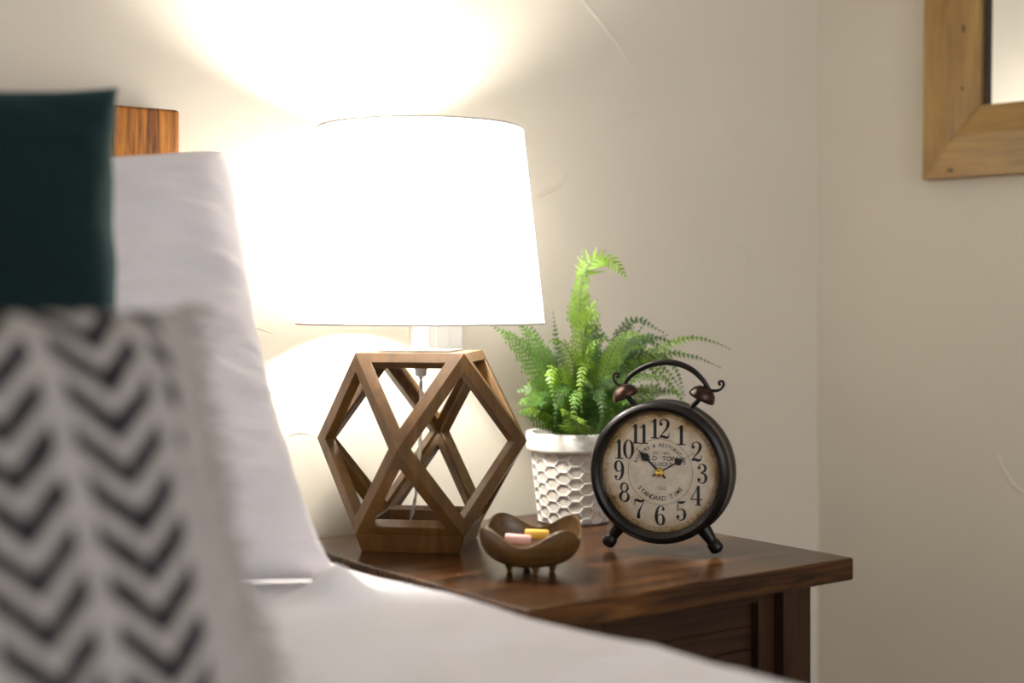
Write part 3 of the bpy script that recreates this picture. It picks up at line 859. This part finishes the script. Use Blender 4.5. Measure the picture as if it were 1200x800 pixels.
# bells, posts, handle, feet
for s in (-1, 1):
    ax = Vector((s*.45, 0, .90)).normalized()
    base = Vector((s*.0345, 0, CZ+.0780)); bc = Vector((s*.0468, 0, CZ+.0890))
    pb = MB(); pb.tube([base, bc + ax*.004], .0035, 12); pb.build('bell_post', BRONZE, clock, smooth=50)
    mb = MB(); mb.lathe([(.0162,-.0010),(.0168,0),(.0162,.004),(.0142,.0088),(.0102,.0126),(.005,.0146),(.001,.015),(.001,.0135),(.009,.011),(.0135,.0065),(.0150,0)], 32, cap=False)
    mb.transform(Matrix.Translation(bc) @ Vector((0,0,1)).rotation_difference(ax).to_matrix().to_4x4())
    mb.build('bell', BELL, clock, smooth=50)
def K(px, py): return ((px-774)*.00109, 0, CZ-.0015+(550-py)*.001047)
hpts = [K(729,450), K(734,441), K(747,431), K(763,424.5), K(779,422.5), K(794,425), K(808,432), K(819,443), K(826,454)]
m = MB()
sp = spline(hpts, 48); m.tube(sp, [.0026+.0012*math.sin(math.pi*i/48) for i in range(49)], 12)
for e in ([(729,450),(722,450),(717,445),(716,439),(719,436),(722.5,438),(721.5,441),(719.5,440)], [(826,454),(833,454.5),(839,452),(842,447),(840.5,443.5),(837,444),(837,447),(839,447)]):
    sp = spline([K(*q_) for q_ in e], 40); m.tube(sp, [.0021-.0006*i/40 for i in range(41)], 8)
m.build('handle', BRONZE, clock, smooth=60)
for s in (-1, 1):
    m = MB(); a = Vector((s*.0465, -.008, .039)); b = Vector((s*.0672, -.008, .0095)); d = (b-a).normalized()
    m.tube([a, a+d*.004, a+d*.010, a+d*.020, a+d*.025, a+d*.0268, a+d*.029, b+d*.001, b+d*.0035, b+d*.006], [.0080,.0088,.0090,.0076,.0068,.0068,.0086,.0089,.0076,.003], 20)
    m.build('foot', BRONZE, clock, smooth=50)

# ------------------------------------------------------------------ footed wavy bowl and what lies in it
BD = 1.592
bc = at(622, HOR, BD)
bowl = empty('wooden_bowl', (bc.x, bc.y, TOP), -YAW)     # local x = across the view, y = away
tag(bowl, 'small brown wavy rimmed wooden bowl on stubby feet before the lamp', 'bowl')
def bowl_pt(t, phi, inner):
    wav = math.cos(4*(phi - R_(35)))
    Rr = .0595*(1+.05*wav); zr = .0470 + .0090*wav + .003*math.sin(phi)
    a = t*math.pi/2
    r = Rr*math.sin(a)**.92; z0 = .0065
    z = z0 + (zr-z0)*(1-math.cos(a))**1.25
    if inner:
        r *= .945; z = z + .0038*(1-t**3) + .0002
    return Vector((r*math.cos(phi), r*math.sin(phi), z))
SEG, RG = 96, 20
m = MB(); vs = []; fs = []
for inn in (0, 1):
    for i in range(RG+1):
        for k in range(SEG):
            vs.append(bowl_pt(max(.02, i/RG), 2*math.pi*k/SEG, inn))
o_ = (RG+1)*SEG
for inn in (0, 1):
    for i in range(RG):
        for k in range(SEG):
            k2 = (k+1) % SEG; b = inn*o_
            fs.append((b+i*SEG+k, b+i*SEG+k2, b+(i+1)*SEG+k2, b+(i+1)*SEG+k))
for k in range(SEG):
    k2 = (k+1) % SEG; fs.append((RG*SEG+k, RG*SEG+k2, o_+RG*SEG+k2, o_+RG*SEG+k))
fs.append(tuple(range(SEG))); fs.append(tuple(o_+k for k in range(SEG)))
m.add(vs, fs); m.build('bowl_shell', BOWLW, bowl, smooth=50)
for ph in (192, 282, 350, 100):
    x, y = .0245*math.cos(R_(ph)), .0245*math.sin(R_(ph))
    m = MB(); m.lathe([(.0018,0),(.0030,.0008),(.0036,.004),(.0060,.0095),(.0064,.012)], 16, c=(x,y,0)); m.build('foot', BOWLW, bowl, smooth=50)
def candy(px, py, D, ln, rad, rot, material, label):
    p = at(px, py, D)
    o = empty('foam_roll', (p.x, p.y, p.z), -YAW + rot)
    m = MB(); m.lathe([(.0005,-ln/2),(rad*.82,-ln/2),(rad,-ln/2+rad*.25),(rad,ln/2-rad*.25),(rad*.82,ln/2),(.0005,ln/2)], 24, cap=False)
    m.v = [(v[2], v[1], v[0]) for v in m.v]
    ob = m.build('foam_roll', material, None, smooth=50)
    ob.location = o.location; ob.rotation_euler = (0, R_(3), -YAW + rot); bpy.data.objects.remove(o)
    tag(ob, label, 'foam roll', 'small rolls in the bowl'); return ob
candy(607, 631.5, 1.582, .029, .0057, R_(-8), PINK, 'pale pink stubby roll lying in the small wooden bowl')
candy(629, 625.5, 1.600, .027, .0054, R_(3), YELLOW, 'yellow stubby roll lying in the small wooden bowl')

# ------------------------------------------------------------------ bed
BX0, BX1, BY0, BY1 = -1.66, -.075, -2.05, .0
bed = empty('bed', ((BX0+BX1)/2, BY1, 0))
tag(bed, 'wooden bed with pine headboard against the back wall', 'bed')
bx = (BX0+BX1)/2
m = MB(); m.box(BX0+.02-bx, BX1-.03-bx, BY0, -.04, .30, .595); m.build('mattress', MATTR, bed, bevel=.03, bseg=4)
m = MB(); m.box(BX0+.02-bx, BX1-.03-bx, BY0, -.04, .10, .295); m.build('bed_base', PINE, bed, bevel=.005)
hb = on_plane(211, 129, Vector((0, -.0, 0)), Vector((0, 1, 0)))
m = MB()
xr = hb.x; xl = BX0-.02
nb = 9
for i in range(nb):
    a0 = xl+(xr-xl)*i/nb; a1 = xl+(xr-xl)*(i+1)/nb
m.box(xl-bx, xr-bx, .0, .045, .0, hb.z); m.build('headboard', PINE, bed, bevel=.004, bseg=3)
for x in (BX0+.03, BX1-.09):
    for y in (BY0+.05, -.12):
        m = MB(); m.box(x-bx, x+.05-bx, y-.05, y, 0, .0998); m.build('leg', PINE, bed)

# bedspread: a soft sheet over the mattress, draping past its edge
ZS = .622
NX, NY = 190, 200
def spread_pt(i, j):
    s = i/NX; y = -.06 - 2.0*(j/NY)
    xw = 1.70                       # distance across before the drop
    L_ = xw + .34
    d = s*L_; x0 = BX0-.02
    edge = -.052 + .006*math.sin(y*9+1) + .004*math.sin(y*23)
    q_ = min(1, max(0, (-.60-y)/.35)); edge += .034*q_*q_*(3-2*q_)
    rad = .035
    flat = (edge-rad) - x0
    if d < flat: x = x0+d; z = ZS
    elif d < flat + rad*math.pi/2:
        a = (d-flat)/rad; x = edge-rad+rad*math.sin(a); z = ZS-rad+rad*math.cos(a)
    else:
        e = d-flat-rad*math.pi/2; x = edge + .004*math.sin(y*30)*min(1, e*8); z = ZS-rad-e
    p = Vector((x, y, 0))
    if d < flat + .03:
        k = min(1, max(0, (flat+.03-d)/.05))
        w = noise.noise(Vector((x*4, y*9, 1.3)))*.006 + noise.noise(Vector((x*13, y*22, 4.7)))*.0050 + noise.noise(Vector((x*40, y*60, 2.7)))*.0010
        z += w*k*min(1, max(.04, (-.47-y)/.10))
        if -.93 < y < -.62 and x < -.40: z -= .012*min(1, (-.62-y)/.05, (y+.93)/.05)
        # bunched fold beside the pillow's lower corner
        g = math.exp(-((x+.178)/.030)**2 - ((y+.442)/.026)**2); z += .034*g
        g = math.exp(-((x+.24)/.10)**2 - ((y+.47)/.018)**2); z += .007*g
    return Vector((x, y, z))
m = MB()
m.add([spread_pt(i, j) for j in range(NY+1) for i in range(NX+1)],
      [(j*(NX+1)+i, j*(NX+1)+i+1, (j+1)*(NX+1)+i+1, (j+1)*(NX+1)+i) for j in range(NY) for i in range(NX)])
bs = m.build('bedspread', SPREAD, None, smooth=180)
so = bs.modifiers.new('thick', 'SOLIDIFY'); so.thickness = .008; so.offset = -1
tag(bs, 'white cotton bedspread spread over the bed and over its side', 'bedspread')

# ------------------------------------------------------------------ pillows and cushions
def pillow(name, w, h, t, material, loc, lean, rz, ear=.02, wr=(.004, .002), seed=0., n=84, sag=.0, vert=0, pinch=.5, skew=0, corner=0.):
    mb = MB(); vs = []; N = n+1
    for side in (-1, 1):
        for j in range(N):
            for i in range(N):
                u, v = 2*i/n-1, 2*j/n-1
                # edges drawn in a little between the corners
                x = u*w/2*(1 - ear/w*2*(1-v*v)) ; z = v*h/2*(1 - ear/h*2*(1-u*u))
                cc = 1 - corner*(abs(u)*abs(v))**5 if v > 0 else 1 + corner*1.3*(abs(u)*abs(v))**5; x *= cc; z *= min(cc, 1)
                if v > 0: z -= sag*v*(1-u*u)
                x += skew*(.5-.5*v)*max(0, u)
                th = t/2*((1-u**4)*(1-v**4))**pinch
                sd = Vector((x*7+seed, z*16, side*3.1))
                e = min(1, 6*(1-max(abs(u), abs(v))))
                d = noise.noise(sd)*wr[0] + noise.noise(Vector((x*16+seed, z*48, 5.)))*wr[1]
                if vert: d += noise.noise(Vector((x*60+seed, z*8, 9.)))*vert
                y = side*(th + d*e*(.4+.6*min(1,th/(t*.3))))
                vs.append((x + noise.noise(Vector((z*20, seed, 2)))*.003*abs(u), y, z + h/2))
    fs = []
    for sgn in (0, 1):
        o = sgn*N*N
        for j in range(n):
            for i in range(n):
                fs.append((o+j*N+i, o+j*N+i+1, o+(j+1)*N+i+1, o+(j+1)*N+i))
    mb.add(vs, fs)
    me = bpy.data.meshes.new(name); me.from_pydata(mb.v, [], mb.f); me.materials.append(material)
    bm = bmesh.new(); bm.from_mesh(me); bmesh.ops.remove_doubles(bm, verts=bm.verts[:], dist=.0004)
    bmesh.ops.recalc_face_normals(bm, faces=bm.faces[:]); bm.to_mesh(me); bm.free()
    me.polygons.foreach_set('use_smooth', [True]*len(me.polygons))
    o = bpy.data.objects.new(name, me); COL.objects.link(o)
    low = min(-math.sin(lean)*v.co.y + math.cos(lean)*v.co.z for v in me.vertices)
    o.location = (loc[0], loc[1], loc[2] - low); o.rotation_euler = (-lean, 0, rz); return o
pw = pillow('pillow', .70, .512, .17, LINEN, (-.490, -.365, ZS+.0015), R_(26), 0, ear=.024, wr=(.016, .012), corner=.046, seed=3., sag=.034, skew=-.006)
tag(pw, 'white cotton bed pillow leaning on the wooden headboard', 'pillow')
tc_ = pillow('cushion', .47, .480, .13, VELVET, (-.613, -.520, ZS+.0015), R_(13), 0, ear=.022, wr=(.006, .002), seed=8., vert=.001)
tag(tc_, 'dark teal velvet square cushion leaning on the white pillow', 'cushion')
LB = pillow('lumbar_cushion', .50, .276, .12, CHEV, (-.700, -.81, ZS+.012), R_(17), 0, ear=.012, wr=(.005, .003), seed=5., sag=-.006, skew=.030)
tag(LB, 'black and cream chevron weave cushion with fringed ends before the teal one', 'cushion')
rnd = random.Random(4)
for sx in (-1, 1):
    m = MB()
    for k in range(95):
        z = .006 + .272*k/94
        x0 = sx*(.247-.012*(1-((z-.1425)/.1425)**2)) + (.030*(1-z/.285) if sx > 0 else 0)
        ln = rnd.uniform(.012, .026)
        p0 = Vector((x0-sx*.004, rnd.uniform(-.003,.003), z)); 
        p2 = p0 + Vector((sx*ln, rnd.uniform(-.006,.004), -rnd.uniform(.0,.008)))
        m.tube([p0, p0.lerp(p2, .5)+Vector((0,0,.002)), p2], [.0022,.0019,.0010], 5)
    m.build('fringe', FRINGE, LB, smooth=180)

# ------------------------------------------------------------------ light
w = bpy.data.worlds.new('world'); SC.world = w; w.use_nodes = True
bg = w.node_tree.nodes['Background']
bg.inputs['Color'].default_value = (.97, .96, 1.0, 1); bg.inputs['Strength'].default_value = .66
# daylight from the window side of the room, behind the viewer
ld = bpy.data.lights.new('window_daylight', 'AREA'); ld.shape = 'RECTANGLE'; ld.size = 2.4; ld.size_y = 1.6
ld.energy = 40; ld.color = (.95, .96, 1.0)
lo_ = bpy.data.objects.new('window_daylight', ld); COL.objects.link(lo_)
lo_.location = (-.3, -4.1, 1.7)
lo_.rotation_euler = (Vector((0.1, -.3, .9)) - Vector(lo_.location)).to_track_quat('-Z', 'Y').to_euler()

SC.view_settings.view_transform = 'Standard'
SC.view_settings.look = 'None'
SC.view_settings.gamma = 1
SC.view_settings.use_curve_mapping = False
SC.view_settings.exposure = 0.12
